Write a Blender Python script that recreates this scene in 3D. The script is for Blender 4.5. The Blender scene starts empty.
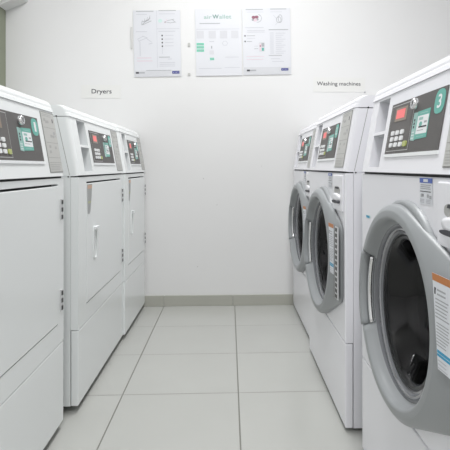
import bpy, bmesh, math, random
from mathutils import Vector, Matrix
random.seed(7)
PI = math.pi
scn = bpy.context.scene
COL = scn.collection

# ------------------------------------------------------------------ camera
F_PX = 530.0
YAW = math.radians(2.5)
CAM_H = 0.76
HORIZON = 167.0
PX = 229.0 + F_PX * math.tan(YAW)
cd = bpy.data.cameras.new('camera')
cam = bpy.data.objects.new('camera', cd)
COL.objects.link(cam)
cam.location = (0, 0, CAM_H)
cam.rotation_euler = (PI / 2, 0, -YAW)
cd.sensor_fit = 'HORIZONTAL'
cd.sensor_width = 36
cd.lens = 36 * F_PX / 450.0
cd.shift_x = (225.0 - PX) / 450.0
cd.shift_y = (HORIZON - 225.0) / 450.0
cd.clip_start = 0.02
scn.camera = cam

# ------------------------------------------------------------------ light
w = bpy.data.worlds.new('world'); scn.world = w; w.use_nodes = True
w.node_tree.nodes['Background'].inputs[0].default_value = (0.9, 0.95, 1, 1)
w.node_tree.nodes['Background'].inputs[1].default_value = 0.3

def area(name, loc, sx, sy, power, color=(1, 1, 1), rot=(0, 0, 0)):
    l = bpy.data.lights.new(name, 'AREA'); l.shape = 'RECTANGLE'
    l.size = sx; l.size_y = sy; l.energy = power; l.color = color
    o = bpy.data.objects.new(name, l); COL.objects.link(o)
    o.location = loc; o.rotation_euler = rot
    return o
a = area('ceiling_lamp', (0.05, 2.0, 2.56), 0.7, 0.8, 18.5); a.data.spread = math.radians(140)
area('ceiling_lamp', (0.0, -0.45, 2.56), 0.6, 1.2, 38)

scn.view_settings.view_transform = 'Standard'
scn.view_settings.look = 'None'
scn.view_settings.gamma = 1
scn.view_settings.use_curve_mapping = False
scn.view_settings.exposure = 0.12

# ------------------------------------------------------------------ materials
def mat(name, col, rough=0.5, metal=0.0, spec=0.5, coat=0.0, emis=None, estr=0, noise=0.0, nscale=8, bump=0.0):
    m = bpy.data.materials.new(name); m.use_nodes = True
    nt = m.node_tree; b = nt.nodes['Principled BSDF']
    b.inputs['Base Color'].default_value = (*col, 1)
    b.inputs['Roughness'].default_value = rough
    b.inputs['Metallic'].default_value = metal
    b.inputs['Specular IOR Level'].default_value = spec
    b.inputs['Coat Weight'].default_value = coat
    if emis:
        b.inputs['Emission Color'].default_value = (*emis, 1)
        b.inputs['Emission Strength'].default_value = estr
    if noise or bump:
        tc = nt.nodes.new('ShaderNodeTexCoord')
        n = nt.nodes.new('ShaderNodeTexNoise'); n.inputs['Scale'].default_value = nscale
        n.inputs['Detail'].default_value = 4
        nt.links.new(tc.outputs['Object'], n.inputs['Vector'])
        if noise:
            r = nt.nodes.new('ShaderNodeMapRange')
            r.inputs['To Min'].default_value = 1 - noise; r.inputs['To Max'].default_value = 1 + noise
            nt.links.new(n.outputs['Fac'], r.inputs['Value'])
            mx = nt.nodes.new('ShaderNodeVectorMath'); mx.operation = 'SCALE'
            mx.inputs[0].default_value = col
            nt.links.new(r.outputs['Result'], mx.inputs['Scale'])
            nt.links.new(mx.outputs['Vector'], b.inputs['Base Color'])
        if bump:
            bp = nt.nodes.new('ShaderNodeBump'); bp.inputs['Strength'].default_value = bump
            bp.inputs['Distance'].default_value = 0.004
            nt.links.new(n.outputs['Fac'], bp.inputs['Height'])
            nt.links.new(bp.outputs['Normal'], b.inputs['Normal'])
    return m

M = {}
M['wall'] = mat('white_paint', (0.77, 0.77, 0.768), 0.75, noise=0.012, nscale=3, bump=0.12)
M['ceiling'] = mat('ceiling_paint', (0.85, 0.85, 0.84), 0.8, noise=0.01)
M['olive'] = mat('olive_grey_paint', (0.24, 0.26, 0.19), 0.45, noise=0.08, nscale=5)
M['dry_white'] = mat('dryer_white_enamel', (0.85, 0.875, 0.875), 0.22, noise=0.01, nscale=2)
M['wash_white'] = mat('washer_white_enamel', (0.86, 0.86, 0.90), 0.24, noise=0.01, nscale=2)
M['gap'] = mat('dark_gap', (0.03, 0.03, 0.03), 0.8, noise=0.05)
M['inner'] = mat('pocket_plastic', (0.60, 0.61, 0.63), 0.4, noise=0.02)
M['panel'] = mat('dark_grey_overlay', (0.125, 0.12, 0.117), 0.6, spec=0.3, noise=0.04, nscale=20)
M['panel2'] = mat('keypad_overlay', (0.14, 0.133, 0.13), 0.6, spec=0.3, noise=0.04, nscale=20)
M['line'] = mat('overlay_line', (0.55, 0.55, 0.55), 0.4, noise=0.02)
M['led'] = mat('red_led', (0.5, 0.12, 0.12), 0.4, emis=(1.0, 0.14, 0.14), estr=0.42, noise=0.02)
M['led_frame'] = mat('led_window', (0.22, 0.17, 0.12), 0.3, noise=0.02)
M['button'] = mat('grey_button', (0.82, 0.83, 0.84), 0.35, noise=0.02)
M['button_green'] = mat('green_button', (0.42, 0.47, 0.14), 0.35, noise=0.02)
M['chrome'] = mat('chrome', (0.75, 0.75, 0.76), 0.12, metal=1.0, noise=0.02)
M['steel'] = mat('brushed_steel', (0.66, 0.66, 0.67), 0.4, metal=0.4, noise=0.05, nscale=40)
M['black'] = mat('black_plastic', (0.015, 0.015, 0.016), 0.4, noise=0.05)
M['teal'] = mat('teal_print', (0.10, 0.42, 0.35), 0.35, noise=0.02)
M['teal_light'] = mat('pale_teal_print', (0.30, 0.52, 0.48), 0.35, noise=0.03)
M['print_white'] = mat('white_print', (0.82, 0.84, 0.85), 0.4, noise=0.01)
M['plate'] = mat('instruction_plate_grey', (0.50, 0.50, 0.48), 0.4, noise=0.02)
M['plate_line'] = mat('plate_print', (0.28, 0.28, 0.27), 0.5, noise=0.02)
M['plate_pic'] = mat('plate_picture', (0.40, 0.40, 0.39), 0.5, noise=0.02)
M['ring'] = mat('grey_door_plastic', (0.30, 0.315, 0.325), 0.34, noise=0.015, nscale=4)
M['ring_in'] = mat('inner_rim_plastic', (0.16, 0.165, 0.18), 0.15, spec=0.8, noise=0.02)
M['rim'] = mat('dark_chrome_rim', (0.40, 0.40, 0.42), 0.12, metal=1.0, noise=0.03)
M['rubber'] = mat('dark_gasket_rubber', (0.03, 0.03, 0.033), 0.25, noise=0.04)
M['drum'] = mat('drum_steel', (0.045, 0.046, 0.042), 0.22, metal=0.7, noise=0.1, nscale=30)
M['paper'] = mat('white_paper', (0.69, 0.70, 0.735), 0.35, noise=0.006)
M['ink'] = mat('black_ink', (0.05, 0.05, 0.06), 0.6, noise=0.02)
M['ink_grey'] = mat('grey_ink', (0.40, 0.41, 0.43), 0.6, noise=0.02)
M['ink_pale'] = mat('pale_grey_ink', (0.55, 0.56, 0.60), 0.6, noise=0.02)
M['shade'] = mat('pale_grey_block', (0.63, 0.635, 0.665), 0.6, noise=0.02)
M['shade2'] = mat('footer_grey', (0.62, 0.63, 0.655), 0.6, noise=0.02)
M['navy'] = mat('navy_print', (0.035, 0.045, 0.24), 0.5, noise=0.02)
M['green_print'] = mat('green_print', (0.15, 0.60, 0.42), 0.5, noise=0.02)
M['pale_green'] = mat('pale_green_print', (0.55, 0.72, 0.68), 0.5, noise=0.02)
M['logo_green'] = mat('grey_green_print', (0.33, 0.50, 0.44), 0.5, noise=0.02)
M['logo_dark'] = mat('dark_green_print', (0.16, 0.30, 0.26), 0.5, noise=0.02)
M['pink'] = mat('pink_print', (0.72, 0.58, 0.64), 0.5, noise=0.02)
M['maroon'] = mat('maroon_print', (0.30, 0.12, 0.17), 0.5, noise=0.02)
M['orange'] = mat('orange_print', (0.52, 0.19, 0.05), 0.45, noise=0.02)
M['blue_print'] = mat('blue_print', (0.03, 0.33, 0.55), 0.45, noise=0.02)
M['blue_logo'] = mat('royal_blue_print', (0.07, 0.13, 0.45), 0.45, noise=0.02)
M['label_white'] = mat('label_white', (0.74, 0.76, 0.80), 0.4, noise=0.01)
M['label_grey'] = mat('label_silver_grey', (0.36, 0.37, 0.37), 0.4, noise=0.02)
M['peach'] = mat('peach_print', (0.62, 0.40, 0.28), 0.45, noise=0.02)
M['olive_print'] = mat('olive_print', (0.45, 0.47, 0.28), 0.45, noise=0.02)
M['sign_film'] = mat('sign_film', (0.765, 0.765, 0.748), 0.5, noise=0.004)
M['base_tile'] = mat('skirting_tile', (0.43, 0.43, 0.385), 0.35, noise=0.05, nscale=3)
M['fixture'] = mat('fixture_grey_white', (0.62, 0.62, 0.61), 0.5, noise=0.02)
M['pvc'] = mat('clip_grey', (0.50, 0.50, 0.48), 0.5, noise=0.02)

def glass_mat():
    m = bpy.data.materials.new('tinted_door_glass'); m.use_nodes = True
    nt = m.node_tree; nt.nodes.clear()
    out = nt.nodes.new('ShaderNodeOutputMaterial')
    mix = nt.nodes.new('ShaderNodeMixShader')
    fr = nt.nodes.new('ShaderNodeFresnel'); fr.inputs['IOR'].default_value = 1.5
    tr = nt.nodes.new('ShaderNodeBsdfTransparent'); tr.inputs[0].default_value = (0.27, 0.27, 0.265, 1)
    gl = nt.nodes.new('ShaderNodeBsdfGlossy'); gl.inputs['Roughness'].default_value = 0.06
    gl.inputs['Color'].default_value = (0.8, 0.8, 0.82, 1)
    nt.links.new(fr.outputs[0], mix.inputs[0])
    nt.links.new(tr.outputs[0], mix.inputs[1]); nt.links.new(gl.outputs[0], mix.inputs[2])
    nt.links.new(mix.outputs[0], out.inputs[0])
    return m
M['glass'] = glass_mat()

def floor_mat():
    m = mat('light_grey_floor_tile', (0.5, 0.5, 0.48), 0.2, spec=0.5)
    nt = m.node_tree; b = nt.nodes['Principled BSDF']; L = nt.links
    tc = nt.nodes.new('ShaderNodeTexCoord')
    sp = nt.nodes.new('ShaderNodeSeparateXYZ'); L.new(tc.outputs['Object'], sp.inputs[0])
    def math_(op, a, bb=None, c=None):
        n = nt.nodes.new('ShaderNodeMath'); n.operation = op
        for i, x in enumerate((a, bb, c)):
            if x is None: continue
            if isinstance(x, (int, float)): n.inputs[i].default_value = x
            else: L.new(x, n.inputs[i])
        return n.outputs[0]
    def joint(sock, off, per, wid):
        t = math_('DIVIDE', math_('SUBTRACT', sock, off), per)
        d = math_('MULTIPLY', math_('ABSOLUTE', math_('SUBTRACT', t, math_('ROUND', t))), per)
        return math_('LESS_THAN', d, wid / 2), math_('FLOOR', t)
    gx, ix = joint(sp.outputs[0], 0.0315, 0.386, 0.0042)
    gy, iy = joint(sp.outputs[1], 1.785, 0.379, 0.0042)
    # per tile tone
    cb = nt.nodes.new('ShaderNodeCombineXYZ'); L.new(ix, cb.inputs[0]); L.new(iy, cb.inputs[1])
    wn = nt.nodes.new('ShaderNodeTexWhiteNoise'); wn.noise_dimensions = '2D'; L.new(cb.outputs[0], wn.inputs['Vector'])
    no = nt.nodes.new('ShaderNodeTexNoise'); no.inputs['Scale'].default_value = 5; no.inputs['Detail'].default_value = 5
    L.new(tc.outputs['Object'], no.inputs['Vector'])
    tone = math_('ADD', math_('MULTIPLY_ADD', wn.outputs[0], 0.03, 0.96), math_('MULTIPLY', no.outputs['Fac'], 0.06))
    v = nt.nodes.new('ShaderNodeVectorMath'); v.operation = 'SCALE'; v.inputs[0].default_value = (0.450, 0.455, 0.432)
    L.new(tone, v.inputs['Scale'])
    def mixc(fac, a, col):
        n = nt.nodes.new('ShaderNodeMix'); n.data_type = 'RGBA'
        L.new(fac, n.inputs[0]); L.new(a, n.inputs[6]); n.inputs[7].default_value = (*col, 1)
        return n.outputs[2]
    c = mixc(gy, v.outputs[0], (0.25, 0.25, 0.23))
    c = mixc(gx, c, (0.19, 0.19, 0.17))
    L.new(c, b.inputs['Base Color'])
    g = math_('MAXIMUM', gx, gy)
    L.new(math_('MULTIPLY_ADD', g, 0.4, 0.22), b.inputs['Roughness'])
    bp = nt.nodes.new('ShaderNodeBump'); bp.inputs['Strength'].default_value = 0.5; bp.inputs['Distance'].default_value = 0.002
    L.new(math_('SUBTRACT', 1.0, g), bp.inputs['Height']); L.new(bp.outputs[0], b.inputs['Normal'])
    return m
M['floor'] = floor_mat()

# ------------------------------------------------------------------ mesh helpers
class MB:
    """collects faces with material names, then links ONE mesh object"""
    def __init__(s, P=None):
        s.v = []; s.f = []; s.m = []; s.names = []; s.P = P or (lambda a, b, c: (a, b, c)); s.smooth = []
    def mi(s, n):
        if n not in s.names: s.names.append(n)
        return s.names.index(n)
    def face(s, pts, m, raw=False, smooth=False):
        i = len(s.v)
        s.v += [tuple(p) if raw else s.P(*p) for p in pts]
        s.f.append(tuple(range(i, i + len(pts)))); s.m.append(s.mi(m)); s.smooth.append(smooth)
    def box(s, a, b, m):
        (x0, y0, z0), (x1, y1, z1) = a, b
        c = [(x0, y0, z0), (x1, y0, z0), (x1, y1, z0), (x0, y1, z0), (x0, y0, z1), (x1, y0, z1), (x1, y1, z1), (x0, y1, z1)]
        for q in ((0, 3, 2, 1), (4, 5, 6, 7), (0, 1, 5, 4), (1, 2, 6, 5), (2, 3, 7, 6), (3, 0, 4, 7)):
            s.face([c[k] for k in q], m)
    def prism(s, pts, n0, n1, m, side=None):
        """polygon (a, b) extruded along the third coordinate"""
        s.face([(a, b, n1) for a, b in pts], m)
        s.face([(a, b, n0) for a, b in reversed(pts)], m)
        for i in range(len(pts)):
            a, b = pts[i], pts[(i + 1) % len(pts)]
            s.face([(*a, n0), (*b, n0), (*b, n1), (*a, n1)], side or m)
    def rings(s, rings, m, closed=True, smooth=True, caps=(False, False)):
        base = len(s.v); n = len(rings[0])
        for r in rings: s.v += [s.P(*p) for p in r]
        for k in range(len(rings) - 1):
            mm = m[k] if isinstance(m, (list, tuple)) else m
            for i in range(n if closed else n - 1):
                j = (i + 1) % n
                s.f.append((base + k * n + i, base + k * n + j, base + (k + 1) * n + j, base + (k + 1) * n + i))
                s.m.append(s.mi(mm)); s.smooth.append(smooth)
        for c, k in zip(caps, (0, len(rings) - 1)):
            if c:
                mm = m if isinstance(m, str) else m[min(k, len(m) - 1)]
                s.f.append(tuple(base + k * n + i for i in range(n))); s.m.append(s.mi(mm)); s.smooth.append(False)
    def build(s, name, parent=None, bevel=0.0, seg=2, merge=True):
        me = bpy.data.meshes.new(name); me.from_pydata(s.v, [], s.f)
        for n in s.names: me.materials.append(M[n])
        for p, i, sm in zip(me.polygons, s.m, s.smooth): p.material_index = i; p.use_smooth = sm
        if merge:
            bm = bmesh.new(); bm.from_mesh(me)
            bmesh.ops.remove_doubles(bm, verts=bm.verts, dist=1e-5)
            bmesh.ops.recalc_face_normals(bm, faces=bm.faces)
            bm.to_mesh(me); bm.free()
        me.update()
        o = bpy.data.objects.new(name, me); COL.objects.link(o)
        if parent: o.parent = parent
        if bevel:
            b = o.modifiers.new('bevel', 'BEVEL'); b.width = bevel; b.segments = seg; b.limit_method = 'ANGLE'
            b.angle_limit = math.radians(40); b.harden_normals = True
            for p in me.polygons: p.use_smooth = True
        return o

_text_cache = {}
def text_polys(txt):
    """faces of the built-in font's glyphs, height about 1, starting at x 0; returns (tris, width)"""
    if txt in _text_cache: return _text_cache[txt]
    c = bpy.data.curves.new('t', 'FONT'); c.body = txt; c.size = 1.0; c.resolution_u = 4
    o = bpy.data.objects.new('t', c); COL.objects.link(o)
    dg = bpy.context.evaluated_depsgraph_get(); dg.update()
    me = bpy.data.meshes.new_from_object(o.evaluated_get(dg))
    polys = [[tuple(me.vertices[i].co[:2]) for i in p.vertices] for p in me.polygons]
    xs = [p[0] for q in polys for p in q]; x0 = min(xs); wd = max(xs) - x0
    polys = [[(a - x0, b) for a, b in q] for q in polys]
    bpy.data.objects.remove(o); bpy.data.meshes.remove(me); bpy.data.curves.remove(c)
    _text_cache[txt] = (polys, wd)
    return polys, wd
def text(mb, txt, x, s, width, height, n, m, bold=0.0):
    """write txt with its left end at x and baseline at s; height is the cap height"""
    polys, wd = text_polys(txt)
    kx = width / wd; ks = height / 0.70
    offs = [(0, 0)] if not bold else [(0, 0), (bold, 0), (0, bold), (bold, bold)]
    for k, (ox, oy) in enumerate(offs):
        for q in polys:
            mb.face([(x + a * kx + ox, s + b * ks + oy, n + k * 2e-5) for a, b in q], m)
def rect(mb, x0, x1, s0, s1, n, m):
    mb.face([(x0, s0, n), (x1, s0, n), (x1, s1, n), (x0, s1, n)], m)
def lines(mb, x0, x1, s0, s1, count, n, m, fill=0.4, seed=1, ragged=0.3):
    rnd = random.Random(seed); st = (s1 - s0) / count
    for i in range(count):
        b = s1 - (i + 1) * st + st * (1 - fill) / 2
        rect(mb, x0, x1 - (x1 - x0) * ragged * rnd.random(), b, b + st * fill, n, m)
def oval(cx, cs, rx, rs, n=28, p=1.0):
    out = []
    for i in range(n):
        t = 2 * PI * i / n; c, q = math.cos(t), math.sin(t)
        out.append((cx + rx * math.copysign(abs(c) ** p, c), cs + rs * math.copysign(abs(q) ** p, q)))
    return out
def thing(name, label, cat, loc=(0, 0, 0), rz=0, group=None):
    o = bpy.data.objects.new(name, None); COL.objects.link(o)
    o.location = loc; o.rotation_euler = (0, 0, rz); o.empty_display_size = 0.1
    return tag(o, label, cat, group)
def tag(o, label, cat, group=None):
    o['label'] = label; o['category'] = cat
    if group: o['group'] = group
    return o
def struct(o): o['kind'] = 'structure'; return o

# ------------------------------------------------------------------ room
WY = 2.917; WL = -1.209; WR = 1.42; WB = -1.9; WH = 2.62
b = MB(); b.box((WL, WB, -0.05), (WR, WY, 0), 'floor'); struct(b.build('floor'))
b = MB(); b.box((WL, WB, WH), (WR, WY, WH + 0.05), 'ceiling'); struct(b.build('ceiling'))
b = MB(); b.box((WL - 0.1, WY, -0.05), (WR + 0.1, WY + 0.1, WH + 0.05), 'wall')
for x, z, r_ in ((-0.140, 0.696, 0.0028), (-0.066, 0.552, 0.0022), (-0.172, 0.213, 0.0026), (0.178, 0.765, 0.0020)):   # small chips in the paint
    b.face([(x + r_ * math.cos(k * PI / 4), WY - 0.0003, z + r_ * 0.8 * math.sin(k * PI / 4)) for k in range(8)], 'plate_pic')
struct(b.build('wall_back'))
b = MB(); b.box((WL - 0.1, WB, -0.05), (WL, WY, WH + 0.05), 'wall'); struct(b.build('wall_left'))
b = MB(); b.box((WR, WB, -0.05), (WR + 0.1, WY, WH + 0.05), 'wall'); struct(b.build('wall_right'))
b = MB(); b.box((WL - 0.1, WB - 0.1, -0.05), (WR + 0.1, WB, WH + 0.05), 'wall'); struct(b.build('wall_front'))
# skirting tiles along the back wall, joints lined up with the floor joints
b = MB(); joints = [WL, -1.126, -0.740, -0.354, 0.0215, 0.4175, 0.8035, 1.1895, WR]
for a, c in zip(joints[:-1], joints[1:]):
    b.box((a + 0.0012, WY - 0.011, 0.0), (c - 0.0012, WY, 0.058), 'base_tile')
b.box((WL, WY - 0.007, 0.0), (WR, WY, 0.056), 'pvc')
struct(b.build('baseboard_back', bevel=0.0008, seg=1))
b = MB(); b.box((WL, WY - 0.20, 0.0), (WL + 0.006, WY - 0.002, 2.3), 'olive'); struct(b.build('trim_1', bevel=0.002))

# ------------------------------------------------------------------ machines
W2 = 0.345                       # half width
DEP = 0.70
ANG = math.radians(10); SI, CO = math.sin(ANG), math.cos(ANG)
def slopeP(dz):
    def P(x, s, n): return (x, -0.003 + s * SI - n * CO, 0.748 + dz + s * CO + n * SI)
    return P
def frontP(y):                   # decals on a vertical face: (x, z, n)
    return lambda x, s, n: (x, y - n, s)

def control_panel(root, kind, num, dz, lay):
    P = slopeP(dz); H = 0.186
    p0, p1, d0, d1, g0, g1 = lay
    b = MB(P)
    RC = 0.014
    xs = [-W2 + RC, p0, p1, W2 - RC]; ss = [0, 0.012, 0.092, 0.100, 0.180, H]
    white = kind + '_white'
    holes = [(0.012, 0.092), (0.100, 0.180)]
    for i in range(3):
        for j in range(5):
            if i == 1 and (ss[j], ss[j + 1]) in holes: continue
            b.face([(xs[i], ss[j], 0), (xs[i + 1], ss[j], 0), (xs[i + 1], ss[j + 1], 0), (xs[i], ss[j + 1], 0)], white)
    for (s0, s1) in holes:       # two pockets one above the other
        dp = -0.055
        c = [(p0, s0), (p1, s0), (p1, s1), (p0, s1)]
        for k in range(4):
            a, e = c[k], c[(k + 1) % 4]
            b.face([(*a, 0), (*e, 0), (*e, dp), (*a, dp)], white if k % 2 else 'inner')
        b.face([(*q, dp) for q in c], 'inner')
    # rounded corners, sides, underside, top, rear of the wedge housing
    yb = DEP
    def plan(sv):                  # outline of the housing at slope height sv, seen from above
        left = [P(-(W2 - RC + RC * math.cos(t)), sv, -(RC - RC * math.sin(t))) for t in [PI / 2 * k / 6 for k in range(7)]]
        right = [P(W2 - RC + RC * math.cos(t), sv, -(RC - RC * math.sin(t))) for t in [PI / 2 * k / 6 for k in range(6, -1, -1)]]
        return left, right
    (l0, r0), (l1, r1) = plan(0), plan(H)
    for lo, hi in ((l0, l1), (r0, r1)):
        for k in range(6): b.face([lo[k], lo[k + 1], hi[k + 1], hi[k]], white, raw=True)
    b.face([l0[0], l1[0], (-W2, yb, l1[0][2]), (-W2, yb, l0[0][2])], white, raw=True)
    b.face([r0[-1], r1[-1], (W2, yb, r1[-1][2]), (W2, yb, r0[-1][2])], white, raw=True)
    for l_, r_ in ((l0, r0), (l1, r1)):
        b.face(l_ + r_ + [(W2, yb, r_[-1][2]), (-W2, yb, l_[0][2])], white, raw=True)
    b.face([(-W2, yb, l0[0][2]), (W2, yb, r0[-1][2]), (W2, yb, r1[-1][2]), (-W2, yb, l1[0][2])], white, raw=True)
    cp = b.build('control_panel', root)
    # joint line with a screw at each end, one down each side of the housing
    for sx in (-1, 1):
        f0 = P(0, 0.0, 0); f1 = P(0, H, 0); x = sx * (W2 + 0.0006)
        b = MB()
        b.face([(x, f0[1] + 0.028, f0[2] + 0.001), (x, f1[1] + 0.036, f1[2]), (x, f1[1] + 0.0378, f1[2]), (x, f0[1] + 0.0298, f0[2] + 0.001)], 'plate_pic', raw=True)
        b.build('side_joint', cp)
        for yy, zz in ((0.030, 0.744 + dz), (f1[1] + 0.037, f1[2])):
            b = MB(); c = lambda xx: [(xx, yy + 0.0023 * math.cos(k * PI / 4), zz + 0.0023 * math.sin(k * PI / 4)) for k in range(8)]
            b.rings([c(x + sx * 0.001), c(x - sx * 0.001)], 'black', caps=(True, True))
            b.build('screw', cp)
    # display overlay
    b = MB(P)
    b.prism([(d0 - 0.004, 0.034), (d1 + 0.004, 0.034), (d1 + 0.004, 0.041), (d0 - 0.004, 0.041)], 0.0002, 0.0030, 'print_white')
    b.prism([(d0, 0.041), (d1, 0.041), (d1, 0.156), (d0, 0.156)], 0.0002, 0.0020, 'panel')
    kw = 0.146 if kind == 'wash' else 0.122
    k0, k1 = d0 + 0.007, d0 + 0.007 + kw; q = kw / 0.146; kl = d0 + (0.150 if kind == 'wash' else 0.187)
    rect(b, k0, k1, 0.047, 0.151, 0.0022, 'line')
    rect(b, k0 + 0.0015, k1 - 0.0015, 0.0485, 0.1495, 0.0024, 'panel2')
    b.build('display_panel', cp)
    b = MB(P)
    b.prism([(k0 + 0.030 * q, 0.113), (k0 + 0.106 * q, 0.113), (k0 + 0.106 * q, 0.1435), (k0 + 0.030 * q, 0.1435)], 0.0024, 0.0030, 'led_frame')
    b.prism([(k0 + 0.038 * q, 0.119), (k0 + 0.094 * q, 0.119), (k0 + 0.094 * q, 0.139), (k0 + 0.038 * q, 0.139)], 0.0030, 0.0034, 'led')
    b.build('led_display', cp)
    for r in range(3):
        for c in range(3):
            x = k0 + (0.0345 + c * 0.0315) * q; s = 0.0605 + r * 0.0133
            b = MB(P); b.prism(oval(x, s, 0.0095 * q, 0.0050, 16, 0.5), 0.0024, 0.0050, 'button')
            b.build('keypad_button', cp)
    b = MB(P); b.prism(oval(k0 + 0.1265 * q, 0.0605, 0.0105 * q, 0.0060, 16, 0.5), 0.0024, 0.0050, 'button_green')
    gb = b.build('keypad_button', cp); gb['label'] = 'yellow-green start button'
    # key lock
    lx = kl + 0.015
    b = MB(P)
    ring = lambda r, n: [(lx + r * math.cos(t), 0.139 + r * math.sin(t), n) for t in [k * PI / 10 for k in range(20)]]
    b.rings([ring(0.0115, 0.002), ring(0.0115, 0.010), ring(0.010, 0.0125), ring(0.0065, 0.013), ring(0.006, 0.0112)], ['chrome'] * 4, caps=(False, True))
    b.prism([(lx - 0.001, 0.134), (lx + 0.001, 0.134), (lx + 0.001, 0.144), (lx - 0.001, 0.144)], 0.0112, 0.0125, 'black')
    b.build('lock', cp)
    # payment sticker, left strip with small icons and a card to its right
    x0 = kl + (0.010 if kind == 'wash' else -0.007)
    b = MB(P)
    b.prism([(x0, 0.066), (x0 + 0.022, 0.064), (x0 + 0.022, 0.121), (x0, 0.122)], 0.002, 0.0024, 'teal_light')
    b.prism([(x0 + 0.022, 0.066), (x0 + 0.086, 0.068), (x0 + 0.086, 0.1235), (x0 + 0.022, 0.122)], 0.002, 0.0026, 'teal')
    rect(b, x0 + 0.026, x0 + 0.084, 0.0765, 0.1125, 0.0028, 'print_white')
    for i, s in enumerate((0.106, 0.099, 0.092)):
        rect(b, x0 + 0.006, x0 + 0.013, s - 0.0025, s + 0.0025, 0.0026, 'ink')
    for i in range(3):
        rect(b, x0 + 0.004, x0 + 0.018, 0.069 + i * 0.006, 0.0705 + i * 0.006, 0.0026, 'print_white')
    rect(b, x0 + 0.034, x0 + 0.056, 0.1035, 0.109, 0.0030, 'teal_light')
    b.prism(oval(x0 + 0.047, 0.0955, 0.008, 0.005, 14), 0.0028, 0.0030, 'teal')
    rect(b, x0 + 0.064, x0 + 0.078, 0.0965, 0.1005, 0.0030, 'ink_grey')
    rect(b, x0 + 0.038, x0 + 0.080, 0.0885, 0.0915, 0.0030, 'ink')
    rect(b, x0 + 0.032, x0 + 0.066, 0.0825, 0.0840, 0.0030, 'ink_grey')
    rect(b, x0 + 0.036, x0 + 0.076, 0.1165, 0.1180, 0.0028, 'teal_light')
    rect(b, x0 + 0.034, x0 + 0.070, 0.0710, 0.0722, 0.0028, 'teal_light')
    b.build('payment_sticker', cp)
    # number sticker
    b = MB(P); ox = d1 - 0.027
    b.prism(oval(ox, 0.1305, 0.0225, 0.0225, 32, 0.72), 0.002, 0.0026, 'teal')
    wd = {'1': 0.012, '2': 0.017, '3': 0.017}[num]
    text(b, num, ox - wd / 2, 0.1185, wd, 0.0245, 0.0029, 'print_white', bold=0.0010)
    b.build('number_sticker', cp)
    # instruction plate
    b = MB(P)
    b.prism([(g0 - 0.002, 0.011), (g1 + 0.002, 0.011), (g1 + 0.002, 0.181), (g0 - 0.002, 0.181)], 0.0002, 0.0012, 'plate_line')
    b.prism([(g0, 0.013), (g1, 0.013), (g1, 0.1785), (g0, 0.1785)], 0.0012, 0.0020, 'plate')
    for s in (0.136, 0.094, 0.052, 0.038):
        rect(b, g0 + 0.003, g1 - 0.003, s, s + 0.001, 0.0022, 'plate_line')
    rnd = random.Random(4)
    for s in (0.146, 0.104, 0.062):
        for _ in range(3):
            x = g0 + 0.015 + rnd.random() * (g1 - g0 - 0.03); a = s + rnd.random() * 0.018
            b.face([(x - 0.008, a, 0.0022), (x + 0.008, a + 0.002, 0.0022), (x + 0.006, a + 0.009, 0.0022), (x - 0.009, a + 0.008, 0.0022)], 'plate_pic')
    rect(b, g1 - 0.024, g1 - 0.017, 0.153, 0.164, 0.0024, 'ink')
    rect(b, g1 - 0.030, g1 - 0.022, 0.119, 0.125, 0.0024, 'ink_grey')
    rect(b, g1 - 0.020, g1 - 0.014, 0.112, 0.118, 0.0024, 'ink_grey')
    lines(b, g0 + 0.006, g1 - 0.006, 0.016, 0.035, 4, 0.0022, 'plate_pic', 0.4, 3)
    lines(b, g0 + 0.006, g1 - 0.010, 0.167, 0.176, 2, 0.0022, 'plate_pic', 0.4, 5)
    b.build('instruction_plate', cp)
    return cp

def top_cover(root, kind, dz):
    y0 = slopeP(dz)(0, 0.186, 0)[1]; z0 = slopeP(dz)(0, 0.186, 0)[2] + 0.0002
    z1 = z0 + 0.0345
    prof = [(y0 - 0.003, z0), (y0 + 0.0005, z0 + 0.010)]
    for k in range(7):
        t = math.radians(180 - 14 * k); prof.append((y0 + 0.0265 + 0.024 * math.cos(t), z1 - 0.022 + 0.022 * math.sin(t)))
    prof += [(y0 + 0.05, z1), (DEP, z1), (DEP, z0)]
    b = MB()
    RC = 0.014; WW = W2 + 0.0002; secs = []
    for sg in (-1, 1):
        for k in (range(7) if sg > 0 else range(6, -1, -1)):
            t = PI / 2 * k / 6
            secs.append((sg * (WW - RC + RC * math.sin(t)), RC - RC * math.cos(t)))
    b.rings([[(x, y + (sh if y < DEP * 0.5 else 0), z) for y, z in prof] for x, sh in secs], kind + '_white', smooth=False, caps=(True, True))
    o = b.build('top_cover', root)
    # dark seam under the cover
    b = MB(); pass
    return o

def side_flange(b, x0, x1, z0, z1, y0, y1, m): b.box((x0, y0, z0), (x1, y1, z1), m)

def cabinet(root, kind, z0, z1):
    b = MB(); wh = kind + '_white'; y0 = 0.024
    # open-fronted shell made of walls with thickness
    b.box((-W2 + 0.0015, y0, z0), (-W2 + 0.006, DEP, z1), wh)
    b.box((W2 - 0.006, y0, z0), (W2 - 0.0015, DEP, z1), wh)
    b.box((-W2 + 0.006, DEP - 0.006, z0), (W2 - 0.006, DEP, z1), wh)
    b.box((-W2 + 0.006, y0, z0), (W2 - 0.006, DEP - 0.006, z0 + 0.006), wh)
    b.box((-W2 + 0.006, y0, z1 - 0.006), (W2 - 0.006, DEP - 0.006, z1), wh)
    b.build('cabinet', root)
    for sx in (-1, 1):
        for y in (0.07, DEP - 0.07):
            b = MB()
            c = lambda r, z: [(sx * (W2 - 0.06) + r * math.cos(t), y + r * math.sin(t), z) for t in [k * PI / 6 for k in range(12)]]
            b.rings([c(0.022, 0), c(0.022, 0.006), c(0.010, 0.008), c(0.010, z0 + 0.001)], 'black', caps=(True, True))
            b.build('foot', root)

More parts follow.
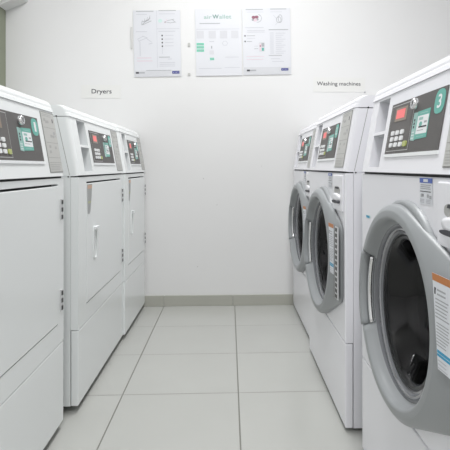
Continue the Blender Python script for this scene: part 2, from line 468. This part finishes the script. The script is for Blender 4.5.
def make_dryer(num):
    dz = -0.014; kind = 'dry'; wh = 'dry_white'
    r = thing('dryer', '', 'dryer')
    zt = 0.731; zb = 0.021; zs = 0.255
    cabinet(r, kind, zb, zt + 0.001)
    control_panel(r, kind, num, dz, (-0.270, -0.172, -0.138, 0.190, 0.228, 0.332))
    top_cover(r, kind, dz)
    x0, x1, a0, a1 = -0.250, 0.292, 0.314, 0.712
    b = MB(); y1 = 0.023
    b.box((-W2, 0, zs + 0.001), (x0, y1, zt - 0.003), wh); b.box((x1, 0, zs + 0.001), (W2, y1, zt - 0.003), wh)
    b.box((x0, 0, zs + 0.001), (x1, y1, a0), wh); b.box((x0, 0, a1), (x1, y1, zt - 0.003), wh)
    b.build('front_panel', r, bevel=0.0)
    b = MB(); b.box((x0 - 0.003, 0.017, a0 - 0.003), (x1 + 0.003, 0.022, a1 + 0.003), 'gap'); b.build('door_gap_shade', r)  # near-black backing puts the gap's deep shadow round the door into colour
    b = MB(); b.box((-W2 + 0.003, 0.006, zt - 0.004), (W2 - 0.003, 0.03, zt + 0.002), 'gap'); b.build('panel_seam', r)
    b = MB(); b.box((-W2, 0, zb), (W2, 0.023, zs - 0.0012), wh); b.build('lower_panel', r, bevel=0.004)
    b = MB(); b.box((x0 + 0.0016, -0.0015, a0 + 0.0025), (x1 - 0.002, 0.016, a1 - 0.006), wh)
    door = b.build('door', r, bevel=0.002)
    # hinges on the right-hand edge
    for z in (0.638, 0.378):
        b = MB()
        b.box((x1 + 0.020, -0.005, z - 0.030), (x1 + 0.031, 0.002, z + 0.030), 'steel')
        for k in range(3): b.box((x1 + 0.019, -0.0065, z - 0.027 + k * 0.021), (x1 + 0.029, -0.0045, z - 0.015 + k * 0.021), 'black')
        b.build('hinge', door)
    # vertical finger grip: raised rim around a scooped pocket
    P = frontP(-0.0015); b = MB(P)
    o0 = oval(-0.150, 0.500, 0.026, 0.058, 24, 0.45); o1 = oval(-0.150, 0.500, 0.021, 0.053, 24, 0.45); o2 = oval(-0.146, 0.498, 0.016, 0.049, 24, 0.45)
    b.rings([[(x, s, 0.0) for x, s in o0], [(x, s, 0.0035) for x, s in o1], [(x, s, 0.0030) for x, s in o2],
             [(x + 0.002, s, 0.0006) for x, s in o2]], wh, caps=(False, True))
    b.prism([(-0.168, 0.546), (-0.130, 0.546), (-0.128, 0.556), (-0.170, 0.556)], 0.002, 0.012, 'print_white')
    b.build('handle', door)
    b = MB(P)
    b.prism([(-0.247, 0.703), (-0.186, 0.703), (-0.192, 0.664), (-0.208, 0.612), (-0.220, 0.604), (-0.240, 0.606)], 0.0002, 0.0006, 'label_grey')
    rect(b, -0.244, -0.189, 0.688, 0.700, 0.0008, 'peach')
    rect(b, -0.238, -0.202, 0.640, 0.647, 0.0008, 'olive_print')
    b.prism(oval(-0.226, 0.614, 0.005, 0.004, 12), 0.0006, 0.0009, 'ink_grey')
    lb = b.build('warning_label', door); lb['label'] = 'narrow grey tapering label with peach band'
    return r

NS = 96
def hull_radius(t, R, px, pz):
    """distance from the centre to the hull of a circle and the hinge plate corners, in direction t"""
    c, s = math.cos(t), math.sin(t); a = abs(s)
    pz = pz if s > 0 else pz * 0.86
    d = math.hypot(px, pz); phi = math.atan2(pz, px); tang = phi + math.acos(R / d)   # tangent point angle
    tt = math.atan2(a, c)
    if tt >= tang: return R
    if tt >= phi:        # line from P to tangent point, whose normal is the tangent direction
        return R / math.cos(tang - tt)
    return px / c
CZ = 0.470
def face_y(x): return -0.031 + 0.055 * x
def washer_door(r):
    ts = [2 * PI * i / NS for i in range(NS)]
    def out(k, dy=None, y=None, plate=True):
        res = []
        for t in ts:
            R = hull_radius(t, 0.215 * k, 0.322 * k, 0.118 * k)
            x, z = R * math.cos(t), R * math.sin(t)
            yy = y if y is not None else face_y(x) + dy
            res.append((x, min(yy, -0.002) if y is None else yy, CZ + z))
        return res
    def circ(R, dy=None, y=None, ox=0.0, oz=0.0):
        return [(ox + R * math.cos(t), (y if y is not None else face_y(R * math.cos(t)) + dy), CZ + oz + R * math.sin(t)) for t in ts]
    b = MB()
    A0, A1 = math.radians(153), math.radians(204)
    def circp(R, dy, push):        # the face is scooped out behind the grip
        return [(R * math.cos(t), face_y(R * math.cos(t)) + (push if A0 < t < A1 else dy), CZ + R * math.sin(t)) for t in ts]
    rg = [out(0.995, y=-0.0015), out(1.0, dy=0.024), out(0.999, dy=0.014), out(0.990, dy=0.009), out(0.975, dy=0.006),
          circ(0.2035, dy=0.002), circp(0.2015, 0.001, 0.004), circp(0.199, 0.0006, 0.024), circp(0.190, 0.0, 0.030), circp(0.187, 0.0, 0.030), circp(0.1835, 0.0035, 0.028), circp(0.180, 0.012, 0.026), circ(0.174, dy=0.026)]
    rg2 = [circ(0.174, dy=0.026), circ(0.166, y=-0.004), circ(0.163, y=-0.007), circ(0.160, y=-0.003), circ(0.156, y=0.004), circ(0.1535, y=0.001), circ(0.150, y=0.006)]
    m2 = ['ring_in', 'rim', 'rim', 'ring_in', 'rim', 'rubber']
    b.rings(rg, 'ring'); b.rings(rg2, m2)
    door = b.build('door', r); door['label'] = 'round grey plastic door with tinted glass'
    # back bezel ring seen behind the top of the door
    b = MB(); b.rings([circ(0.2165, y=0.0004, ox=0.016, oz=0.008), circ(0.2155, y=-0.010, ox=0.016, oz=0.008), circ(0.209, y=-0.012, ox=0.016, oz=0.008), circ(0.190, y=-0.006, ox=0.0)], 'ring')
    b.build('door_surround', r)
    # glass bowl
    b = MB(); R = 0.152
    b.rings([circ(R, y=0.004), circ(0.146, y=0.001), circ(0.138, y=0.012), circ(0.128, y=0.045), circ(0.112, y=0.075), circ(0.085, y=0.093), circ(0.05, y=0.102), circ(0.012, y=0.105)],
            'glass', caps=(False, True))
    b.build('glass', door)
    # handle on the opening side: grip bar over a dark finger pocket
    b = MB(); arc = [math.radians(a) for a in range(153, 205, 3)]
    def bar(prof, m):              # profile of (radius, forward offset) swept along the arc
        b.rings([[(R * math.cos(t), face_y(R * math.cos(t)) + d, CZ + R * math.sin(t)) for R, d in prof] for t in arc], m, caps=(True, True))
    bar([(0.182, 0.026), (0.182, 0.013), (0.177, 0.012), (0.177, 0.026)], 'chrome')
    bar([(0.2145, 0.020), (0.2135, 0.006), (0.2085, 0.000), (0.2000, 0.0005), (0.1950, 0.007), (0.1945, 0.024)], 'ring')
    h = b.build('door_handle', door); h['label'] = 'curved grip with dark finger pocket'
    # hinge strip
    b = MB(); x0, x1 = 0.276, 0.319
    P = lambda x, z, n: (x, face_y(x) - 0.0008 - n, CZ + z)
    b = MB(P); b.prism([(x0, -0.099), (x1, -0.099), (x1, 0.114), (x0, 0.114)], 0.0, 0.0018, 'steel')
    for k in range(13):
        z = -0.091 + k * 0.0163
        b.prism([(x0 + 0.012, z - 0.0052), (x0 + 0.031, z - 0.0052), (x0 + 0.031, z + 0.0052), (x0 + 0.012, z + 0.0052)], 0.0018, 0.0024, 'black')
    b.prism([(x0, -0.099), (x0 + 0.003, -0.099), (x0 + 0.003, 0.114), (x0, 0.114)], 0.0018, 0.0024, 'black')
    b.build('hinge', door)
    # warning label
    b = MB(P); a0, a1, z0, z1 = 0.207, 0.266, -0.034, 0.117
    poly = [(a0 + 0.016, z0), (a1, z0), (a1, z1), (a0 - 0.006, z1), (a0 + 0.001, 0.075), (a0 + 0.007, 0.030)]
    b.prism(poly, 0.0008, 0.0014, 'label_white')
    b.face([(a0 - 0.006, z1, 0.0016), (a0 - 0.0035, z1 - 0.012, 0.0016), (a1, z1 - 0.012, 0.0016), (a1, z1, 0.0016)], 'orange')
    b.face([(a0 + 0.004, 0.094, 0.0018), (a0 + 0.010, 0.094, 0.0018), (a0 + 0.007, 0.088, 0.0018)][::-1], 'ink')
    rect(b, a0 + 0.003, a0 + 0.008, 0.084, 0.095, 0.0016, 'ink')
    lines(b, a0 + 0.013, a1 - 0.004, 0.082, 0.096, 2, 0.0016, 'ink_grey', 0.4, 2)
    lines(b, a0 + 0.007, a1 - 0.003, 0.046, 0.080, 6, 0.0016, 'ink_grey', 0.35, 3)
    lines(b, a0 + 0.011, a1 - 0.003, 0.002, 0.042, 8, 0.0016, 'ink_grey', 0.35, 4)
    rect(b, a0 + 0.0135, a1, -0.013, -0.003, 0.0016, 'blue_print')
    rect(b, a0 + 0.0135, a1, -0.0085, -0.0078, 0.0018, 'label_white')
    lines(b, a0 + 0.017, a1 - 0.004, -0.034, -0.016, 3, 0.0016, 'ink_pale', 0.35, 6)
    lb = b.build('warning_label', door); lb['label'] = 'white warning label with orange and blue bands'
    return door

def make_washer(num):
    kind = 'wash'; wh = 'wash_white'
    r = thing('washing_machine', '', 'washing machine')
    zb, zs, zt = 0.010, 0.254, 0.745
    cabinet(r, kind, zb, zt + 0.001)
    control_panel(r, kind, num, 0.0, (-0.277, -0.184, -0.148, 0.163, 0.196, 0.318))
    top_cover(r, kind, 0.0)
    # front panel with the round opening
    b = MB(); ts = [2 * PI * i / NS for i in range(NS)]
    z0, z1 = zs + 0.001, zt - 0.003
    def rr(t):
        c, s = math.cos(t), math.sin(t)
        k = 1e9
        if abs(c) > 1e-6: k = min(k, W2 / abs(c))
        if s > 1e-6: k = min(k, (z1 - CZ) / s)
        if s < -1e-6: k = min(k, (CZ - z0) / -s)
        return k
    corners = [math.atan2(z1 - CZ, W2), math.atan2(z1 - CZ, -W2), math.atan2(z0 - CZ, -W2) + 2 * PI, math.atan2(z0 - CZ, W2) + 2 * PI]
    ts2 = list(ts)
    for c in corners:
        i = min(range(NS), key=lambda k: abs(ts2[k] - c)); ts2[i] = c
    inner = lambda R, y: [(R * math.cos(t), y, CZ + R * math.sin(t)) for t in ts2]
    outer = lambda y, e=0.0: [((rr(t) - e) * math.cos(t), y, CZ + (rr(t) - e) * math.sin(t)) for t in ts2]
    b.rings([outer(0.023), outer(0.003), outer(0.0, 0.003), inner(0.17, 0.0), inner(0.165, 0.03)], wh, smooth=False)
    b.build('front_panel', r)
    b = MB(); b.box((-W2, 0, zb), (W2, 0.023, zs - 0.0012), wh); b.build('lower_panel', r, bevel=0.004)
    b = MB(); b.box((-W2 + 0.003, 0.006, zt - 0.004), (W2 - 0.003, 0.03, zt + 0.002), 'gap')
    b.build('panel_seam', r)
    b = MB(); b.box((-W2 + 0.004, 0.008, zs - 0.004), (W2 - 0.004, 0.022, zs + 0.004), 'gap'); b.build('panel_seam', r)
    washer_door(r)
    # drum and rubber gasket
    b = MB(); ci = lambda R, y: [(R * math.cos(t), y, CZ + R * math.sin(t)) for t in ts]
    b.rings([ci(0.166, 0.012), ci(0.158, 0.05), ci(0.150, 0.062), ci(0.152, 0.08), ci(0.20, 0.09)], 'rubber')
    b.build('door_gasket', r)
    b = MB(); b.rings([ci(0.20, 0.09), ci(0.245, 0.10), ci(0.245, 0.40), ci(0.02, 0.42)], 'drum', caps=(False, True))
    for k in range(3):
        t = k * 2 * PI / 3 + 0.4; c, s = math.cos(t), math.sin(t)
        def q(R, o, y): return (R * c - o * s, y, CZ + R * s + o * c)
        b.rings([[q(0.244, -0.03, y), q(0.205, -0.008, y), q(0.205, 0.008, y), q(0.244, 0.03, y)] for y in (0.11, 0.39)], 'drum', closed=False, caps=(True, True))
    b.build('drum', r)
    # soap dispenser drawer and its handle, the scoop's shade painted as flat dark patches
    b = MB(); x0, x1, a0, a1 = 0.178, 0.322, 0.628, 0.736
    b.box((x0, -0.005, a0), (x1, 0.002, a1), wh)
    dd = b.build('soap_dispenser', r, bevel=0.0035)
    b = MB(); cx = 0.252
    P = frontP(-0.005)
    b = MB(P)
    b.prism(oval(cx, 0.690, 0.042, 0.012, 24, 0.7), 0.0002, 0.0008, 'plate_pic')
    b.prism([(cx - 0.030, 0.694), (cx + 0.030, 0.694), (cx + 0.026, 0.700), (cx - 0.026, 0.700)], 0.0008, 0.0014, 'ink')
    ov = lambda k, n, dz: [(x, s + dz, n) for x, s in oval(cx, 0.668, 0.046 * k, 0.013 * k, 24, 0.8)]
    b.rings([ov(1, 0.0, 0), ov(0.97, 0.004, 0.0), ov(0.86, 0.0065, 0.001), ov(0.5, 0.008, 0.002)], wh, caps=(False, True))
    b.prism(oval(cx, 0.6555, 0.043, 0.0045, 24, 0.8), 0.0002, 0.0085, 'ink')
    b.prism(oval(cx, 0.6495, 0.042, 0.0035, 24, 0.8), 0.0002, 0.0075, wh)
    b.build('dispenser_handle', dd)
    # information sticker
    P = frontP(0.0); b = MB(P)
    rect(b, 0.086, 0.148, 0.692, 0.741, 0.0006, 'label_white')
    rect(b, 0.086, 0.148, 0.731, 0.740, 0.0009, 'blue_logo'); rect(b, 0.106, 0.128, 0.733, 0.738, 0.0012, 'label_white')
    lines(b, 0.090, 0.146, 0.719, 0.729, 3, 0.0009, 'ink_grey', 0.45, 3)
    lines(b, 0.088, 0.146, 0.713, 0.718, 1, 0.0009, 'ink', 0.3, 3)
    rect(b, 0.102, 0.106, 0.706, 0.711, 0.0009, 'ink')
    for x, z in ((0.092, 0.708), (0.122, 0.708), (0.134, 0.706)): rect(b, x, x + 0.010, z - 0.003, z + 0.003, 0.0009, 'ink_grey')
    lines(b, 0.088, 0.112, 0.694, 0.702, 3, 0.0009, 'ink_pale', 0.6, 3); lines(b, 0.118, 0.146, 0.694, 0.702, 3, 0.0009, 'ink_pale', 0.6, 5)
    sk = b.build('information_sticker', r); sk['label'] = 'white sticker with blue header'
    return r

def copy_part(o, parent):
    c = o.copy(); COL.objects.link(c); c.parent = parent
    return c
def copy_thing(root):
    r = root.copy(); COL.objects.link(r)
    for ch in list(root.children):
        c = copy_part(ch, r)
        for g in list(ch.children): copy_part(g, c)
    return r
def renumber(root, num, dz, d1):
    """give a copied machine its own number on its teal sticker"""
    P = slopeP(dz); b = MB(P); ox = d1 - 0.027
    b.prism(oval(ox, 0.1305, 0.0225, 0.0225, 32, 0.72), 0.002, 0.0026, 'teal')
    wd = {'1': 0.012, '2': 0.017, '3': 0.017}[num]
    text(b, num, ox - wd / 2, 0.1185, wd, 0.0245, 0.0029, 'print_white', bold=0.0010)
    for ch in root.children:
        for g in ch.children:
            if g.name.split('.')[0] == 'number_sticker':
                t = b.build('number_sticker', None); g.data = t.data; bpy.data.objects.remove(t); return

dryer = make_dryer('1')
washer = make_washer('3')
dryers = [dryer]; washers = [washer]
for k in range(2):
    dryers.append(copy_thing(dryer)); washers.append(copy_thing(washer))
renumber(dryers[1], '2', -0.014, 0.190); renumber(dryers[2], '3', -0.014, 0.190)
renumber(washers[1], '2', 0.0, 0.163); renumber(washers[2], '1', 0.0, 0.163)
DP = [(-0.483, 1.227, 1.0, 'white tumble dryer numbered 1, nearest the viewer and cut off by the left edge'),
      (-0.465, 2.002, 1.0, 'middle white tumble dryer of the left row, its whole door in view'),
      (-0.457, 2.628, 0.803, 'farthest white tumble dryer of the left row, standing against the back wall')]
for r, (x, y, sc, lab) in zip(dryers, DP):
    r.location = (x, y, 0); r.rotation_euler = (0, 0, PI / 2); r.scale = (sc, 1, 1)
    r['label'] = lab; r['group'] = 'tumble dryers in the left row'
WP = [(0.356, 1.060, 1.0, 'white front-loading washing machine numbered 3, nearest the viewer at the right edge'),
      (0.333, 1.845, 0.985, 'middle washing machine of the right row, slotted hinge strip on its round grey door'),
      (0.352, 2.553, 0.985, 'farthest and smallest-looking white washing machine of the right row, beside the back wall')]
for r, (x, y, sc, lab) in zip(washers, WP):
    r.location = (x, y, 0); r.rotation_euler = (0, 0, -PI / 2); r.scale = (sc, 1, 1)
    r['label'] = lab; r['group'] = 'front-loading washing machines in the right row'
# small light blue sticker left of the nearest washer's door
b = MB(frontP(0.0)); b.prism([(-0.300, 0.629), (-0.262, 0.629), (-0.262, 0.637), (-0.300, 0.637)], 0.0003, 0.0008, 'pale_green')
rect(b, -0.298, -0.266, 0.630, 0.636, 0.0010, 'blue_print')
o = b.build('small_sticker', washers[0]); o['label'] = 'tiny light blue sticker'

# ------------------------------------------------------------------ posters on the back wall
def wallP(cx, cz, tilt, y=WY):
    c, s = math.cos(tilt), math.sin(tilt)
    return lambda a, e, n: (cx + a * c - e * s, y - n, cz + a * s + e * c)
T = math.radians(1.2)
def poster(cx, cz, w_, h_, label, tilt=T):
    b = MB(wallP(cx, cz, tilt))
    b.prism([(-w_ / 2, -h_ / 2), (w_ / 2, -h_ / 2), (w_ / 2, h_ / 2), (-w_ / 2, h_ / 2)], 0.0005, 0.004, 'paper', side='pvc')
    return b
N1 = 0.0044; N2 = 0.0048
# left sheet: two columns, drawings, footer
w_, h_ = 0.256, 0.362; b = poster(-0.391, 1.4345, w_, h_, '')
X = lambda px: (px - 134) / 47.3 * w_ - w_ / 2      # from the sheet's own measured layout
Z = lambda py: h_ / 2 - (py - 10.8) / 65.8 * h_
def R(px0, px1, py0, py1, n, m): rect(b, X(px0), X(px1), Z(py1), Z(py0), n, m)
R(137, 154.5, 11.4, 12.1, N1, 'ink_grey'); R(159.5, 177, 10.8, 11.5, N1, 'ink_grey')
R(137, 148, 14.5, 15.0, N1, 'ink_pale'); R(160, 176, 14.2, 14.7, N1, 'ink_pale')
R(157.3, 157.6, 11, 68, N1, 'ink_pale'); R(157.5, 180, 29.0, 29.4, N1, 'ink_pale')
def poly(pts, n, m): b.face([(X(a), Z(c), n) for a, c in pts], m)
for (a, c, e, f) in ((142, 25, 151, 18), (142.5, 22, 150, 20), (143, 25, 152, 21)):
    poly([(a, c), (e, f), (e + .3, f + .5), (a + .3, c + .5)], N1, 'ink_grey')
for i in range(4): poly([(142 + 2.6 * i, 24.5 - 1.6 * i), (142.4 + 2.6 * i, 24.5 - 1.6 * i), (143.4 + 2.6 * i, 20.6 - 1.6 * i), (143 + 2.6 * i, 20.6 - 1.6 * i)], N1, 'ink_grey')
b.prism([(X(161) + 0.011 * math.cos(k * PI / 8), Z(21.3) + 0.010 * math.sin(k * PI / 8)) for k in range(16)], 0.0041, N1, 'pale_green')
for (a, c, e, f) in ((166, 22, 171, 23.2), (171, 23.2, 176, 22.4), (168, 21, 175, 19.5), (173, 20, 177, 23)):
    poly([(a, c), (e, f), (e, f + .5), (a, c + .5)], N1, 'ink_grey')
R(166.8, 167.8, 20, 21.2, N1, 'pink'); R(165.5, 166.2, 22, 23.4, N1, 'maroon')
R(136.5, 147.5, 31.6, 32.2, N1, 'ink_pale'); R(159, 176, 31.4, 32.0, N1, 'ink_pale')
for (a, c, e, f) in ((138, 39, 144, 36), (139, 41, 147, 38), (138, 39, 140, 41.5), (143, 36, 148, 38), (147, 38.5, 152, 42), (149, 44, 153, 43)):
    poly([(a, c), (e, f), (e, f + .6), (a, c + .6)], N1, 'ink_pale')
R(140, 140.6, 42, 56, N1, 'ink_pale')
for y in (35.2, 38.8, 42.2, 45.8): R(162, 163.3, y, y + 1.5, N1, 'ink')
for y in (35.5, 39.2, 42.6, 46.0): R(165.5, 174, y, y + .5, N1, 'ink_pale')
R(162.4, 162.8, 48, 54, N1, 'ink_pale')
R(137, 151.5, 57.6, 58.3, N1, 'pink'); R(137, 152.5, 60.6, 61.3, N1, 'pink')
R(159, 170, 57, 57.7, N1, 'ink_grey'); R(168, 172, 59, 59.6, N1, 'ink_pale')
for y in (62.5, 64.2, 66.0): R(159.5, 175, y, y + .5, N1, 'ink_pale')
R(134.6, 180.6, 70.5, 75.6, N1, 'shade2'); R(146, 171, 70.2, 70.7, N2, 'ink_grey')
R(135.6, 144.5, 72.0, 73.3, N2, 'ink_grey'); R(135.6, 138.6, 71.8, 73.5, N2 + .0002, 'ink')
R(172, 179.3, 71.2, 73.9, N2, 'navy')
for x in (173, 174.6, 176.2, 177.6): R(x, x + .5, 72.2, 72.9, N2 + .0002, 'paper')
tag(b.build('poster'), 'left of three sheets on the back wall, line drawings and four black dots', 'poster', 'instruction sheets on the back wall')
# middle sheet
w_, h_ = 0.252, 0.366; b = poster(-0.057, 1.444, w_, h_, '')
X = lambda px: (px - 195) / 47 * w_ - w_ / 2
Z = lambda py: h_ / 2 - (py - 9.2) / 66.6 * h_
tw = X(231.5) - X(204)
text(b, 'air', X(204), Z(18.9), X(211.8) - X(204), 0.019, N1, 'logo_green', bold=0.0006)
text(b, 'W', X(212.8), Z(18.9), X(219) - X(212.8), 0.022, N1, 'logo_dark', bold=0.0010)
text(b, 'allet', X(219.6), Z(18.9), X(232) - X(219.6), 0.022, N1, 'logo_green', bold=0.0006)
R(199.5, 220.5, 23.2, 23.9, N1, 'ink_grey')
R(196, 240, 29.1, 29.5, N1, 'ink_pale')
for x in (196.2, 208.5, 220, 231.5): R(x, x + 7.4, 31, 38.5, N1, 'shade')
for y in (43.0, 46.1, 49.3):
    R(196, 203.5, y, y + 2.4, N1, 'green_print'); R(197, 202.5, y + 1.0, y + 1.5, N2, 'ink_grey')
R(209, 214, 41.2, 42.0, N1, 'ink_pale'); R(210.7, 211.9, 46, 48.6, N1, 'ink_grey'); R(209, 213.6, 50.5, 54.5, N1, 'shade')
R(209.3, 213.6, 57.8, 60.2, N1, 'green_print'); R(210, 213, 58.7, 59.3, N2, 'ink_grey')
for a in range(6):
    t0, t1 = a * PI / 3, (a + 1) * PI / 3
    poly([(225 + 3 * math.cos(t0), 43.5 + 2.6 * math.sin(t0)), (225 + 3 * math.cos(t1), 43.5 + 2.6 * math.sin(t1)), (225 + 2.5 * math.cos(t1), 43.5 + 2.1 * math.sin(t1)), (225 + 2.5 * math.cos(t0), 43.5 + 2.1 * math.sin(t0))], N1, 'ink_pale')
R(198, 221, 68.2, 68.7, N1, 'ink_pale'); R(224, 240, 67.6, 68.0, N1, 'ink_pale'); R(225, 239, 57.2, 57.6, N1, 'ink_pale')
tag(b.build('poster'), 'middle sheet on the back wall headed airWallet, with green blocks in a column', 'poster', 'instruction sheets on the back wall')
# right sheet
w_, h_ = 0.264, 0.366; b = poster(0.208, 1.452, w_, h_, '')
X = lambda px: (px - 242.5) / 48.8 * w_ - w_ / 2
Z = lambda py: h_ / 2 - (py - 8.4) / 66.4 * h_
R(246, 263.5, 9.3, 10.0, N1, 'ink_grey'); R(271, 287.5, 9.0, 9.7, N1, 'ink_grey')
R(247, 264, 12.0, 12.4, N1, 'ink_pale'); R(271, 283, 12.0, 12.4, N1, 'ink_pale')
for (cx, cy, rx, ry, m) in ((253.8, 17.5, 1.9, 1.6, 'maroon'), (257, 17.2, 2.0, 1.5, 'maroon'), (255.5, 20.2, 2.0, 1.6, 'pink'), (253, 20.0, 1.2, 1.1, 'ink_grey'), (258, 19.5, 1.1, 1.2, 'ink_grey')):
    b.face([(X(cx + rx * math.cos(k * PI / 6)), Z(cy + ry * math.sin(k * PI / 6)), N1) for k in range(12)], m)
for (cx, cy, rx, ry) in ((258, 18.5, 4.2, 4.2), (279.5, 20, 2.6, 3.2), (281, 19, 2.2, 4.2)):
    for k in range(14):
        if rx > 4 and 3 < k < 11: continue
        t0, t1 = k * PI / 7, (k + 1) * PI / 7
        poly([(cx + rx * math.cos(t0), cy + ry * math.sin(t0)), (cx + rx * math.cos(t1), cy + ry * math.sin(t1)), (cx + (rx - .5) * math.cos(t1), cy + (ry - .5) * math.sin(t1)), (cx + (rx - .5) * math.cos(t0), cy + (ry - .5) * math.sin(t0))], N1 + 0.00001 * k, 'ink_grey')
poly([(274, 15), (278, 19.5), (278, 20.1), (274, 15.6)], N1, 'ink_pale'); poly([(276, 25), (279, 22), (279, 22.6), (276, 25.6)], N1, 'ink_pale')
R(245, 264, 27.5, 28.0, N1, 'ink_pale')
for y in (30.5, 32.0): R(247, 265, y, y + .5, N1, 'ink_pale')
R(269, 289, 29.6, 30.4, N1, 'ink_grey')
R(244.2, 245.4, 35.2, 36.6, N1, 'ink'); R(246.5, 255, 35.6, 36.1, N1, 'ink_grey'); R(244.2, 245.4, 40.8, 42.2, N1, 'ink'); R(246.5, 252, 41.2, 41.7, N1, 'ink_grey')
R(247, 255, 38.2, 38.6, N1, 'ink_pale')
R(259, 264.6, 42.6, 51.8, N1, 'shade'); R(259.4, 261.2, 44, 50.8, N2, 'pink'); R(261.4, 264.2, 43.2, 46.8, N2, 'ink_grey'); R(261.6, 263.8, 48, 51, N2, 'teal'); R(259.6, 260.6, 45.5, 47, N2 + .0002, 'maroon')
R(254, 258, 46, 46.5, N1, 'ink_pale'); R(254, 258, 48.6, 49.1, N1, 'ink_grey')
for k, y in enumerate(range(33, 54, 2)):
    R(270, 274, y, y + .6, N1, 'ink_pale'); R(276, 286 - (k % 3) * 2, y + .3, y + .8, N1, 'ink_pale')
R(246, 264, 56.2, 56.7, N1, 'pink'); R(246, 263, 59.2, 59.7, N1, 'pink')
R(268.5, 282, 55.4, 56.0, N1, 'ink_grey'); R(270.5, 280, 58.8, 59.3, N1, 'ink_pale'); R(272, 284, 61.5, 62.0, N1, 'ink_pale')
R(243.2, 290.6, 67.3, 73.8, N1, 'shade2')
R(246, 255.4, 69.8, 71.1, N2, 'ink_grey'); R(246, 249, 69.6, 71.3, N2 + .0002, 'ink')
R(281, 288.4, 68.6, 71.0, N2, 'navy')
for x in (282, 283.6, 285.2, 286.6): R(x, x + .5, 69.5, 70.1, N2 + .0002, 'paper')
tag(b.build('poster'), 'right sheet on the back wall, pale instructions with a maroon picture and small coloured picture', 'poster', 'instruction sheets on the back wall')

# grey holder strip left of the left sheet and two small clips between sheets
b = MB(wallP(-0.530, 1.465, T)); b.prism([(-0.004, -0.058), (0.004, -0.058), (0.004, 0.058), (-0.004, 0.058)], 0.0, 0.006, 'fixture')
tag(b.build('adhesive_strip'), 'narrow pale grey vertical strip beside the left edge of the left sheet', 'strip')
for z, nm in ((1.430, 'upper small grey pad between the left and middle sheets'), (1.268, 'lower small grey pad between the left and middle sheets, level with their bottom edges')):
    b = MB(wallP(-0.219, z, T)); hh = 0.010 if z > 1.4 else 0.007
    b.prism(oval(0, 0, 0.007, hh, 16, 0.5), 0.0, 0.004, 'pvc')
    tag(b.build('adhesive_pad'), nm, 'pad', 'adhesive pads between the sheets')

# row signs
b = MB(wallP(-0.696, 1.170, 0))
b.prism([(-0.106, -0.036), (0.106, -0.036), (0.106, 0.036), (-0.106, 0.036)], 0.0, 0.0015, 'sign_film')
text(b, 'Dryers', -0.050, -0.010, 0.107, 0.024, 0.0019, 'ink', bold=0.0006)
tag(b.build('wall_sign'), 'small sign reading Dryers on the back wall above the left row', 'sign')
b = MB(wallP(0.612, 1.222, 0))
b.prism([(-0.145, -0.046), (0.145, -0.046), (0.145, 0.034), (-0.145, 0.034)], 0.0, 0.0015, 'sign_film')
text(b, 'Washing machines', -0.126, -0.010, 0.244, 0.021, 0.0019, 'ink', bold=0.0003)
tag(b.build('wall_sign'), 'small sign reading Washing machines on the back wall above the right row', 'sign')
for x, z, lab in ((0.754, 1.176, 'tiny dark screw in the back wall, above the middle washing machine'), (0.391, 0.928, 'tiny dark screw in the back wall beside the control panel of the farthest washing machine')):
    b = MB(); c = lambda r, y: [(x + r * math.cos(k * PI / 6), y, z + r * math.sin(k * PI / 6)) for k in range(12)]
    b.rings([c(0.0045, WY), c(0.004, WY - 0.003), c(0.002, WY - 0.004)], 'ink_grey', caps=(False, True))
    tag(b.build('screw'), lab, 'screw')

# wedge-shaped pale fixture cut off by the top left corner of the picture
b = MB()
b.rings([[(-1.202, y, 1.60), (-1.202, y, 1.80), (-1.09, y, 1.80), (-1.088, y, 1.650)] for y in (WY - 0.001, WY - 0.10)], 'fixture', smooth=False, caps=(True, True))
tag(b.build('wall_fixture', bevel=0.004), 'pale wedge-shaped fixture in the top left corner of the back wall', 'wall fixture')
